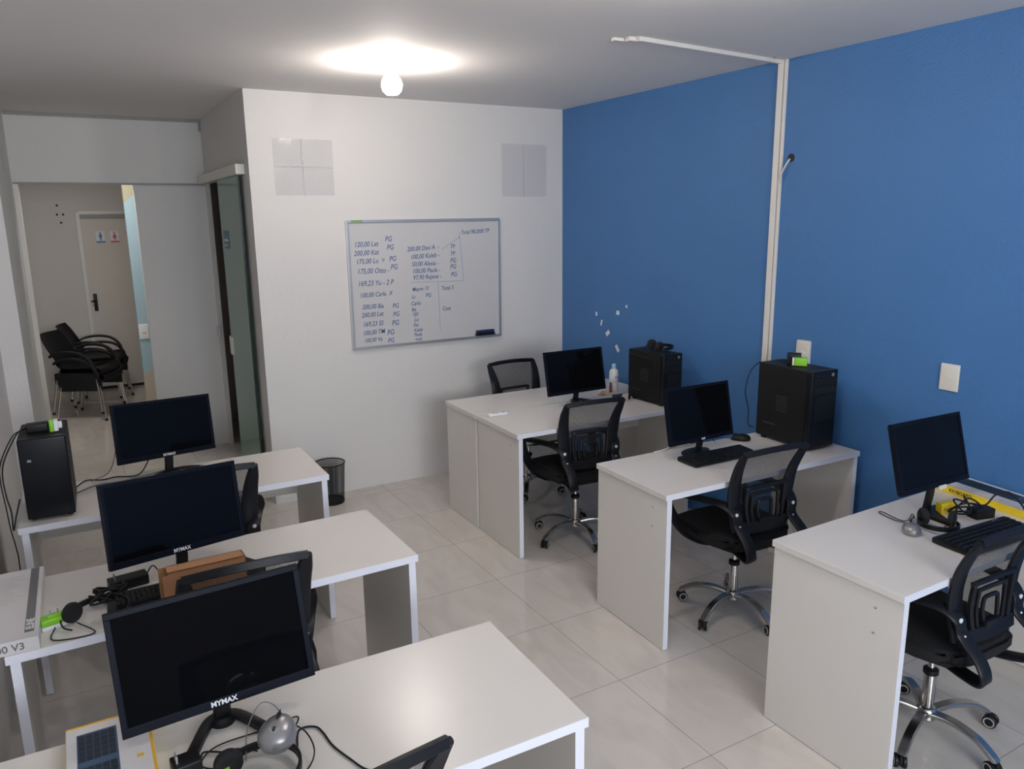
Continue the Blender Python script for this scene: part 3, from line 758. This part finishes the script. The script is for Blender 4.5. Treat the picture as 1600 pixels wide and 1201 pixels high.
# ------------------------------------------------------------------ keyboards and mice
def keyboard(x, y, yaw, label, w=.43, d=.15, group='black keyboards'):
    t = thing('keyboard', label, 'keyboard', (x, y, HD), yaw, group)
    bm = bmesh.new(); vs = cube(bm, -w/2, w/2, -d/2, d/2, .003, .016)
    for v in vs:
        if v.co.y > 0 and v.co.z > .01: v.co.z = .024
    bmesh.ops.bevel(bm, geom=bm.edges[:], offset=.003, segments=2, affect='EDGES')
    obj('body', bm, M_black, t, True)
    bm = bmesh.new()
    sl = .008/d
    n = 21; kw = (w-.024)/n
    for r in range(6):
        yy = -d/2+.016+r*(d-.03)/5.6; c = 0
        while c < n:
            if c in (15, 17) and kw > .018: pass
            span = 1
            if r == 0 and c == 4: span = 6
            elif r in (1, 2) and c in (0, 13): span = 2
            if c+span > n: span = n-c
            if True:
                x0 = -w/2+.012+c*kw; zz = .017+(yy+d/2)*sl
                v = cube(bm, x0+.001, x0+span*kw-.001, yy-.0085, yy+.0085, zz-.002, zz+.006)
                for q in v:
                    if q.co.z > zz: q.co.x += (x0+span*kw/2-q.co.x)*.14; q.co.y += (yy-q.co.y)*.2
            c += span
    kk = obj('keycaps', bm, M_key, t)
    obj('status_light', boxes([(w*.30, w*.305+.004, d/2-.012, d/2-.009, .0235, .0245), (w*.34, w*.345+.004, d/2-.012, d/2-.009, .0235, .0245)]), M_white, t)
    for s in (-1, 1): obj('foot', box(s*w*.42-.012, s*w*.42+.012, d/2-.02, d/2-.008, 0, .006), M_foot, t)
    for s in (-1, 1): obj('foot', box(s*w*.42-.012, s*w*.42+.012, -d/2+.008, -d/2+.02, 0, .004), M_foot, t)
    return t
keyboard(2.715, 2.692, -1, 'black keyboard below the monitor on the middle right desk', .415, .135)
keyboard(2.855, 1.450, -3, 'black keyboard with heaped cables on the nearest right desk')
keyboard(.165, 2.583, 2, 'black keyboard on the middle left desk, half hidden by the brown carton', .34, .10)

def mouse(x, y, z, yaw, m, label, cable, L_=.105, Wd=.06, H_=.036, tilt=0, badge=False):
    t = thing('computer_mouse', label, 'mouse', (x, y, z), yaw, 'computer mice')
    bm = bmesh.new(); bmesh.ops.create_uvsphere(bm, u_segments=28, v_segments=16, radius=1)
    for v in bm.verts:
        a, b, c = v.co
        c = max(c, -.28)
        w = Wd/2*(1-.12*b-.10*(1-abs(b))*0)
        v.co = Vector((a*w, b*L_/2, (c+.28)*H_/1.28*(1-.12*b)+.001))
    obj('body', xf(bm, RX(tilt)), m, t, True)
    bm = bmesh.new()
    merge(bm, xf(box(-.0008, .0008, L_*.12, L_*.42, H_*.3, H_*.98), Matrix.Identity(4)))
    obj('button_seam', xf(bm, RX(tilt)), M_foot, t)
    obj('scroll_wheel', xf(xf(lathe([(.010, -.003), (.010, .003)], 16), T(0, L_*.26, H_*.80) @ RY(90)), RX(tilt)), M_black, t, True)
    if badge:
        obj('logo', xf(xf(lathe([(.010, 0), (.010, .0012)], 24), T(0, -L_*.12, H_*.985)), RX(tilt)), M_alu, t)
        obj('logo_print', xf(box(-.003, .003, -L_*.12-.006, -L_*.12+.006, H_*.985+.001, H_*.985+.002), RX(tilt)), M_foot, t)
    if cable: obj('cable', tube(cable, .0018, 6, smooth=6), M_cable, t, True)
    return t
mouse(3.045, 2.86, HD, 50, M_black, 'black mouse between monitor and tall tower on the middle right desk', [(0, .05, .01), (.02, .10, .004), (.0, .15, .004), (-.06, .14, .004)])
mouse(2.672, 1.634, HD, -48, M_silver, 'silver grey mouse on the bare part of the nearest right desk', [(0, .05, .01), (-.01, .075, .008), (-.05, .11, .004), (-.09, .17, .004), (-.075, .18, .004), (-.03, .11, .006), (.0, .09, .012), (.02, .12, .03), (.035, .15, .004), (.03, .16, .004), (.012, .10, .004)], .100, .068, .038)

# ------------------------------------------------------------------ headsets
def headset(x, y, z, yaw, label, r=.078, mic=True, cable=None):
    t = thing('headset', label, 'headset', (x, y, z), yaw, 'black headsets')
    arc = [(r*math.sin(math.radians(a)), -r*1.05*math.cos(math.radians(a)), .020+.004*math.cos(math.radians(a))) for a in range(-105, 106, 15)]
    obj('headband', band(arc, (0, 0, 1), .010, .0035, smooth=3), M_black, t, True)
    for s in (-1, 1):
        bm = lathe([(.0, -.012), (.022, -.012), (.030, -.006), (.032, .002), (.030, .012), (.020, .014), (.0, .008)], 26, cap=False)
        a = math.radians(115*s)
        px, py = (r-.014)*math.sin(a), -(r-.014)*1.05*math.cos(a)
        e = obj('ear_cup', xf(bm, T(px, py, .0335) @ RZ(-s*20) @ RY(-90*s)), M_leather, t, True)
        obj('cup_shell', xf(lathe([(.018, -.0135), (.024, -.011), (.026, -.004)], 22), T(px, py, .0335) @ RZ(-s*20) @ RY(-90*s)), M_black, e, True)
    if mic: obj('microphone_boom', tube([(.070, .035, .03), (.085, .055, .02), (.06, .085, .012), (.03, .095, .010)], .0025, 6), M_black, t, True)
    if cable: obj('cable', tube(cable, .002, 6, smooth=6), M_cable, t, True)
    return t
headset(3.27, 3.80, HD+.336, 75, 'black headset lying on top of the far right computer tower', .08, True)
headset(2.795, 1.605, HD, -50, 'black headset beside the silver mouse on the nearest right desk', .070, False, [(.05, .02, .02), (.02, -.01, .01), (.03, -.05, .004), (.07, -.06, .004)])
headset(-.04, 2.53, HD, 150, 'black headset beside the green plug on the middle left desk', .085, True, [(.04, .05, .01), (-.04, .10, .004), (.06, .14, .004), (.10, .06, .004)])
headset(.235, 1.55, HD, 115, 'black headset under the large silver mouse on the nearest left desk', .085, True)
mouse(.287, 1.578, HD+.068, -30, M_silver, 'large silver mouse lying on a headset, nearest left desk', [(0, .05, .0), (.04, .06, -.03), (.075, .01, -.045), (.07, -.05, -.05), (.02, -.07, -.06)], .096, .084, .042, 18, True)

# ------------------------------------------------------------------ cartons and boxes
def keyboard_box(x, y, yaw, label):
    """long retail box with yellow sides; long side along local y"""
    t = thing('keyboard_box', label, 'box', (x, y, HD), yaw, 'retail boxes printed with a keyboard')
    w, l, h = .175, .455, .034
    obj('carton', box(-w/2, w/2, -l/2, l/2, 0, h, .0012, 1), M_carton_white, t)
    sd = obj('side_print', boxes([(-w/2-.0006, -w/2, -l/2+.001, l/2-.001, .001, h-.0015), (w/2, w/2+.0006, -l/2+.001, l/2-.001, .001, h-.0015), (-w/2+.001, w/2-.001, l/2, l/2+.0006, .001, h-.001)]), M_yellow, t)
    bm = bmesh.new()
    for Mx in (Matrix(((0, 0, -1, -w/2-.0007), (-1, 0, 0, .16), (0, 1, 0, .010), (0, 0, 0, 1))), Matrix(((0, 0, 1, w/2+.0007), (1, 0, 0, -.16), (0, 1, 0, .010), (0, 0, 0, 1)))):
        merge(bm, text_bm('KEYBOARD', .02, Mx, .0002, bold=.0004))
    obj('side_lettering', bm, M_foot, sd)
    obj('yellow_border', boxes([(-w/2+.001, w/2-.001, l/2-.007, l/2-.001, h, h+.0006), (w/2-.007, w/2-.001, -l/2, l/2-.007, h, h+.0006)]), M_orange, t)
    pr = obj('keyboard_print', box(-.066, .016, -.19, .19, h, h+.0005), M_kbprint, t)
    bm = bmesh.new()
    for r in range(5):
        for c in range(18):
            if c == 12: continue
            cube(bm, -.063+r*.0153, -.0495+r*.0153, -.184+c*.0205, -.1655+c*.0205, h+.0006, h+.0009)
    obj('printed_keys', bm, M_kbprintkey, pr)
    bm = bmesh.new()
    merge(bm, text_bm('TECLADO', .017, T(.045, -.10, h+.0004) @ RZ(90), .0003))
    merge(bm, box(.050, .064, .04, .05, h+.0003, h+.0008))
    obj('lettering', bm, M_orange, t)
    return t
keyboard_box(3.265, 1.635, 174, 'white and yellow box with a keyboard picture by the blue wall, nearest right desk')
keyboard_box(-.042, 1.675, 0, 'white box with yellow edges and keyboard picture under the nearest monitor')

pb = thing('printed_box', 'flat white printed box with grey stripe at the left picture edge', 'box', (-.285, 2.68, HD), -.5)
w, l, h = .185, .525, .04
obj('carton', box(-w/2, w/2, -l/2, l/2, 0, h, .001, 1), M_carton_white, pb)
gs = obj('grey_stripe', box(w/2-.036, w/2-.012, -l/2+.04, l/2-.004, h, h+.0006), M_cartongrey, pb)
bm = bmesh.new(); merge(bm, text_bm('ELINE', .028, T(w/2-.014, -l/2+.055, h+.0008) @ RZ(90), .0003, bold=.0006))
obj('stripe_lettering', bm, M_white, gs)
obj('front_lettering', text_bm('R100 V3', .030, T(w/2-.035, -l/2-.0004, .010) @ FRONT, .0003, bold=.0005, align='RIGHT'), M_cartongrey, pb)
bm = bmesh.new()
for k in range(14): merge(bm, box(-w/2+.01, w/2-.05-random.uniform(0, .04), .0+k*.016, .003+k*.016, h, h+.0005))
obj('fine_print', bm, mat('pale_grey_print', (.48, .46, .46), .6), pb)

ct = thing('cardboard_carton', 'open brown cardboard carton behind the nearest monitor, middle left desk', 'box', (.277, 2.497, HD), 2)
w, d, h = .118, .028, .122
obj('carton_walls', boxes([(-w, w, -d, -d+.003, 0, h), (-w, w, d-.003, d, 0, h), (w-.003, w, -d, d, 0, h), (-w, w, -d, d, 0, .003), (-w, w, -d, d, h-.003, h)]), M_card, ct)
fl = xf(box(-.003, 0, -d, d, 0, h*.9), T(-w, 0, .01) @ RZ(0) @ RY(0))
obj('end_flap', boxes([(-w-.022, -w, d-.003, d, .004, h-.002), (-w-.016, -w, -d, -d+.003, .012, h-.01)]), M_card, ct)
obj('black_interior', boxes([(-w+.006, w-.006, -d+.005, d-.005, .004, h-.006)]), M_black, ct)  # solid black block filling the inside of the carton

# ------------------------------------------------------------------ power bricks and plugs
def adapter(x, y, z, yaw, label, s=(.10, .05, .032), cable=None, prongs=True, m=None):
    t = thing('power_adapter', label, 'power adapter', (x, y, z), yaw, 'black power adapters')
    a, b, c = s
    obj('case', box(-a/2, a/2, -b/2, b/2, 0, c, .005, 3), m or M_black, t, True)
    if prongs:
        obj('prong', boxes([(-a*.35, -a*.35+.004, -.010, -.006, c-.001, c+.018), (-a*.35, -a*.35+.004, .006, .010, c-.001, c+.018)]), M_alu, t)
    if cable: obj('cable', tube(cable, .0023, 6, smooth=6), M_cable, t, True)
    return t
def cluster(n, sx, sy, h, seed):
    rnd = random.Random(seed)
    return [(rnd.uniform(-sx, sx), rnd.uniform(-sy, sy), rnd.uniform(.004, h)) for _ in range(n)]
adapter(3.262, 2.725, HD+.417, -50, 'black power adapter on top of the tall tower, middle right desk', (.07, .045, .058), [(-.02, .02, .01), (-.05, .05, .004), (-.09, .08, .004)], False)
adapter(-.185, 3.66, HD+.3495, 0, 'black power adapter on top of the small left tower', (.08, .05, .035), None, False)
adapter(.055, 2.715, HD, 8, 'black power adapter with plug upright on the middle left desk', (.12, .055, .035), [(.055, .0, .02), (.085, .02, .04), (.10, -.02, .01), (.09, -.06, .01), (.05, -.07, .004), (-.03, -.06, .004), (-.06, -.03, .03)])
adapter(.10, 1.655, HD, 5, 'black power adapter at the bottom edge on the nearest left desk', (.06, .05, .035), [(.03, 0, .02), (.05, .03, .01), (.12, -.02, .004)])
adapter(3.045, 1.585, HD, -15, 'black power adapter behind the keyboard on the nearest right desk', (.09, .055, .04), None, False)
adapter(3.085, 3.955, HD, -3, 'flat black power adapter left of the far right tower', (.11, .06, .035), None, False)
adapter(.43, 2.60, HD, -60, 'black power adapter just right of the brown carton', (.10, .05, .04), None, False)

def plug(name, loc, yaw, label, parts, cat='plug adapter'):
    t = thing(name, label, cat, loc, yaw)
    for n, bm, m in parts: obj(n, bm, m, t, True)
    return t
plug('plug_adapter', (3.255, 2.675, HD+.416), -50, 'lime green plug adapter on the tall tower, beside the black one', [('body', box(-.032, .032, -.020, .018, 0, .044, .007, 3), M_green), ('white_side', box(-.042, -.032, -.018, .016, .002, .042, .003), M_trim), ('pin_hole', boxes([(-.004, .004, -.0195, -.0178, .012, .024)]), M_foot)])
plug('plug_adapter', (-.125, 3.625, HD+.3495), 0, 'green and white plug adapter on the small left tower', [('body', box(-.016, .0, -.02, .02, 0, .05, .004, 3), M_green), ('white_side', boxes([(.0, .016, -.02, .02, .002, .048), (.016, .03, -.012, .012, .012, .038)], .003), M_white)])
plug('plug_adapter', (-.148, 2.545, HD), 14, 'lime green plug strip with prongs up beside the printed box', [('body', box(-.05, .05, -.022, .022, .012, .034, .007, 3), M_green), ('white_side', box(-.05, .05, -.023, .023, 0, .013, .004), M_white), ('prong', boxes([(-.022, -.018, -.009, -.006, .034, .056), (-.002, .002, -.009, -.006, .034, .056)]), M_alu), ('prong_base', box(-.03, .012, -.014, .0, .032, .042, .003), M_green)])
plug('plug_adapter', (.175, 1.60, HD), 30, 'lime green plug adapter beside the headset on the nearest left desk', [('body', box(-.022, .022, -.016, .016, 0, .03, .005, 3), M_green), ('prong', boxes([(.0, .003, -.006, -.003, .03, .045), (.0, .003, .006, .009, .03, .045)]), M_alu)])

# yellow note block
yn = thing('yellow_box', 'small yellow box with scribbles between monitor foot and headset', 'box', (2.975, 1.685, HD), -14)
obj('body', box(-.036, .036, -.016, .016, 0, .042, .001, 1), M_yellow, yn)
bm = bmesh.new()
for k in range(6): tube([(-.024+.009*k, -.0165, .014+.003*(k % 2)), (-.02+.009*k, -.0165, .028-.004*(k % 3))], .0008, 4, smooth=0, bm=bm)
obj('scribbles', bm, M_foot, yn)

# items along the far right desk
bt = thing('bottle', 'white plastic bottle with pale blue cap beside the far right tower', 'bottle', (3.20, 4.19, HD))
obj('body', lathe([(.0, 0), (.030, .001), (.032, .008), (.032, .05), (.027, .06), (.032, .07), (.032, .135), (.026, .15), (.013, .158), (.013, .165)], 28, cap=False), M_liquid, bt, True)
obj('cap', lathe([(.015, .163), (.015, .188), (.010, .192), (.0, .192)], 22, cap=False), M_capblue, bt, True)
obj('label_band', lathe([(.0324, .085), (.0326, .086), (.0326, .118), (.0324, .119)], 28, cap=False), M_white, bt, True)
obj('label_lettering', text_bm('70%', .022, T(-.018, -.0335, .093) @ FRONT, .0003), M_ink, bt)
ab = thing('small_bottle', 'small amber bottle in front of the white bottle', 'bottle', (3.155, 4.165, HD))
obj('body', lathe([(.0, 0), (.011, .001), (.011, .045), (.006, .052)], 18, cap=False), M_amber, ab, True)
obj('cap', lathe([(.008, .05), (.008, .068), (.0, .07)], 16, cap=False), mat('blue_cap', (.02, .06, .3), .4), ab, True)
bm = bmesh.new(); bmesh.ops.create_icosphere(bm, subdivisions=3, radius=.035)
for v in bm.verts:
    f = 1+.35*math.sin(v.co.x*190)*math.cos(v.co.y*160+v.co.z*120); v.co = v.co*f; v.co.z = max(v.co.z*.45+.012, .001)
ts = tag(obj('tissue', bm, M_tissue, None, True), 'crumpled pinkish tissue between monitor and amber bottle', 'tissue'); ts.location = (3.07, 4.14, HD)
wh = thing('phone_stand', 'small white bracket standing on the far right desk beside the chair top', 'stand', (3.045, 3.885, HD), 10)
obj('upright', prism([(0, 0), (.05, 0), (.05, .006), (0, .006)], 0, .055, .001), M_trim, wh)
obj('gusset', xf(prism([(0, 0), (.055, 0), (.055, .05)], -.002, .002), T(-.052, .003, .001) @ RX(90)), M_trim, wh)
rm = thing('remote_control', 'white remote control lying near the corner of the far right desk', 'remote', (2.19, 4.03, HD), -4)
obj('body', box(-.065, .065, -.02, .02, 0, .018, .006, 3), M_white, rm, True)
obj('button_pad', boxes([(.03, .05, -.008, .008, .018, .0195), (-.03, -.02, -.006, .006, .018, .0195), (-.01, 0, -.006, .006, .018, .0195)]), M_grey, rm)

# ------------------------------------------------------------------ loose cables
def cable(label, pts, m=M_cable, r=.0025):
    return tag(obj('cable', tube(pts, r, 7, smooth=7), m, None, True), label, 'cable', 'loose cables')
Z = HD+.004
cable('black cable hanging from the adapter on the small left tower beside its desk end', [(-.226, 3.67, 1.115), (-.255, 3.60, 1.112), (-.300, 3.52, 1.04), (-.314, 3.48, .985), (-.311, 3.455, .905), (-.301, 3.44, .84), (-.303, 3.438, .765), (-.290, 3.46, .81), (-.272, 3.51, .865)], M_cable, .003)
cable('second black cable looping beside the small left tower down to the floor', [(-.230, 3.70, 1.106), (-.272, 3.62, 1.10), (-.318, 3.53, 1.02), (-.325, 3.49, .95), (-.318, 3.46, .86), (-.312, 3.44, .77), (-.303, 3.425, .70), (-.30, 3.42, .62), (-.31, 3.41, .3), (-.32, 3.40, .006)])
cable('dark cable from the small left tower to its monitor', [(-.09, 3.90, Z), (-.04, 4.00, Z), (.03, 3.97, Z), (.09, 3.985, Z), (.16, 3.95, Z), (.20, 3.975, Z+.01), (.24, 3.985, Z+.07)], M_cable, .003)
cable('grey cable behind the farthest left monitor', [(-.08, 3.83, Z), (.0, 3.90, Z), (.10, 3.90, Z), (.22, 3.93, Z+.002), (.38, 3.985, Z), (.46, 3.95, Z), (.50, 3.90, Z)], M_cableg, .003)
cable('thin cable rising behind the farthest left monitor', [(-.02, 3.98, Z), (.06, 3.985, Z+.03), (.10, 3.97, Z+.14), (.11, 3.97, Z+.19)], M_cableg, .002)
cable('black cable bowed beside the tall tower on the blue wall', [(3.20, 2.895, HD+.41), (3.165, 2.925, HD+.36), (3.14, 2.935, HD+.25), (3.165, 2.93, HD+.14), (3.155, 2.915, HD+.06), (3.175, 2.895, HD+.045)], M_cable, .003)
cable('white and black cables under the middle right monitor', [(2.50, 2.93, Z), (2.56, 2.925, Z+.004), (2.62, 2.93, Z+.012), (2.70, 2.935, Z), (2.84, 2.92, Z), (2.90, 2.88, Z)], M_cablew, .003)
cable('long thin black cable across the nearest left desk towards the bottom edge', [(.33, 1.60, Z), (.351, 1.665, Z), (.387, 1.659, Z), (.398, 1.627, Z), (.404, 1.571, Z), (.423, 1.51, Z), (.448, 1.45, Z), (.50, 1.42, Z)])
cable('thin black cables running from the headset behind the nearest monitor foot', [(.25, 1.64, Z), (.20, 1.66, Z+.01), (.16, 1.63, Z), (.13, 1.66, Z), (.17, 1.70, Z+.004), (.28, 1.71, Z), (.36, 1.72, Z), (.34, 1.68, Z), (.30, 1.66, Z+.02)], M_cable, .0018)
cable('thin wire loop standing up behind the large silver mouse', [(.22, 1.62, Z), (.235, 1.66, Z+.05), (.27, 1.68, Z+.09), (.30, 1.665, Z+.085), (.315, 1.64, Z+.05)], M_cableg, .0014)
cable('tangle of black cable on the keyboard of the nearest right desk', [(2.93, 1.64, Z)]+[(3.0+.06*math.sin(k*1.7), 1.62+.045*math.cos(k*2.3), Z+.016+.02*(k % 3)) for k in range(12)]+[(3.08, 1.60, Z+.03), (3.14, 1.585, Z+.07), (3.17, 1.55, Z+.085), (3.17, 1.50, Z+.05), (3.13, 1.46, Z+.035)], M_cable, .0035)
cable('black cable bundle in front of the adapter on the middle left desk', [(-.03+.035*math.sin(k*2.1), 2.60+.03*math.cos(k*1.6), Z+.012*(k % 4)) for k in range(14)]+[(.02, 2.66, Z), (.0, 2.70, Z+.01)], M_cable, .003)
cable('black cable heap beside the adapter on the middle left desk', [(-.0+.05*math.sin(k*1.9+1), 2.655+.035*math.cos(k*2.6), Z+.010*(k % 5)) for k in range(16)], M_cable, .0035)
cable('black cable on the floor under the middle left desk', [(-.10, 2.45, .004), (-.06, 2.35, .004), (-.05, 2.2, .004), (-.10, 2.05, .004)], M_cable, .003)

# ------------------------------------------------------------------ wastebasket
wk = thing('wastebasket', 'black wire mesh wastebasket on the floor by the far white wall', 'wastebasket', (1.425, 5.085, 0))
m_bin = m_mesh('black_wire_mesh', (.01, .01, .012), .0042, .33, 'PZ')
obj('mesh_wall', lathe([(.088, .012), (.104, .285)], 48, cap=False), m_bin, wk, True)
obj('rim', xf(tube([(.104*math.cos(a*math.pi/12), .104*math.sin(a*math.pi/12), .287) for a in range(24)], .0045, 8, closed=True, smooth=2), Matrix.Identity(4)), M_black, wk, True)
obj('base', lathe([(.0, .004), (.085, .004), (.089, 0), (.090, .02), (.086, .022), (.084, .008), (.0, .008)], 40, cap=False), M_black, wk, True)
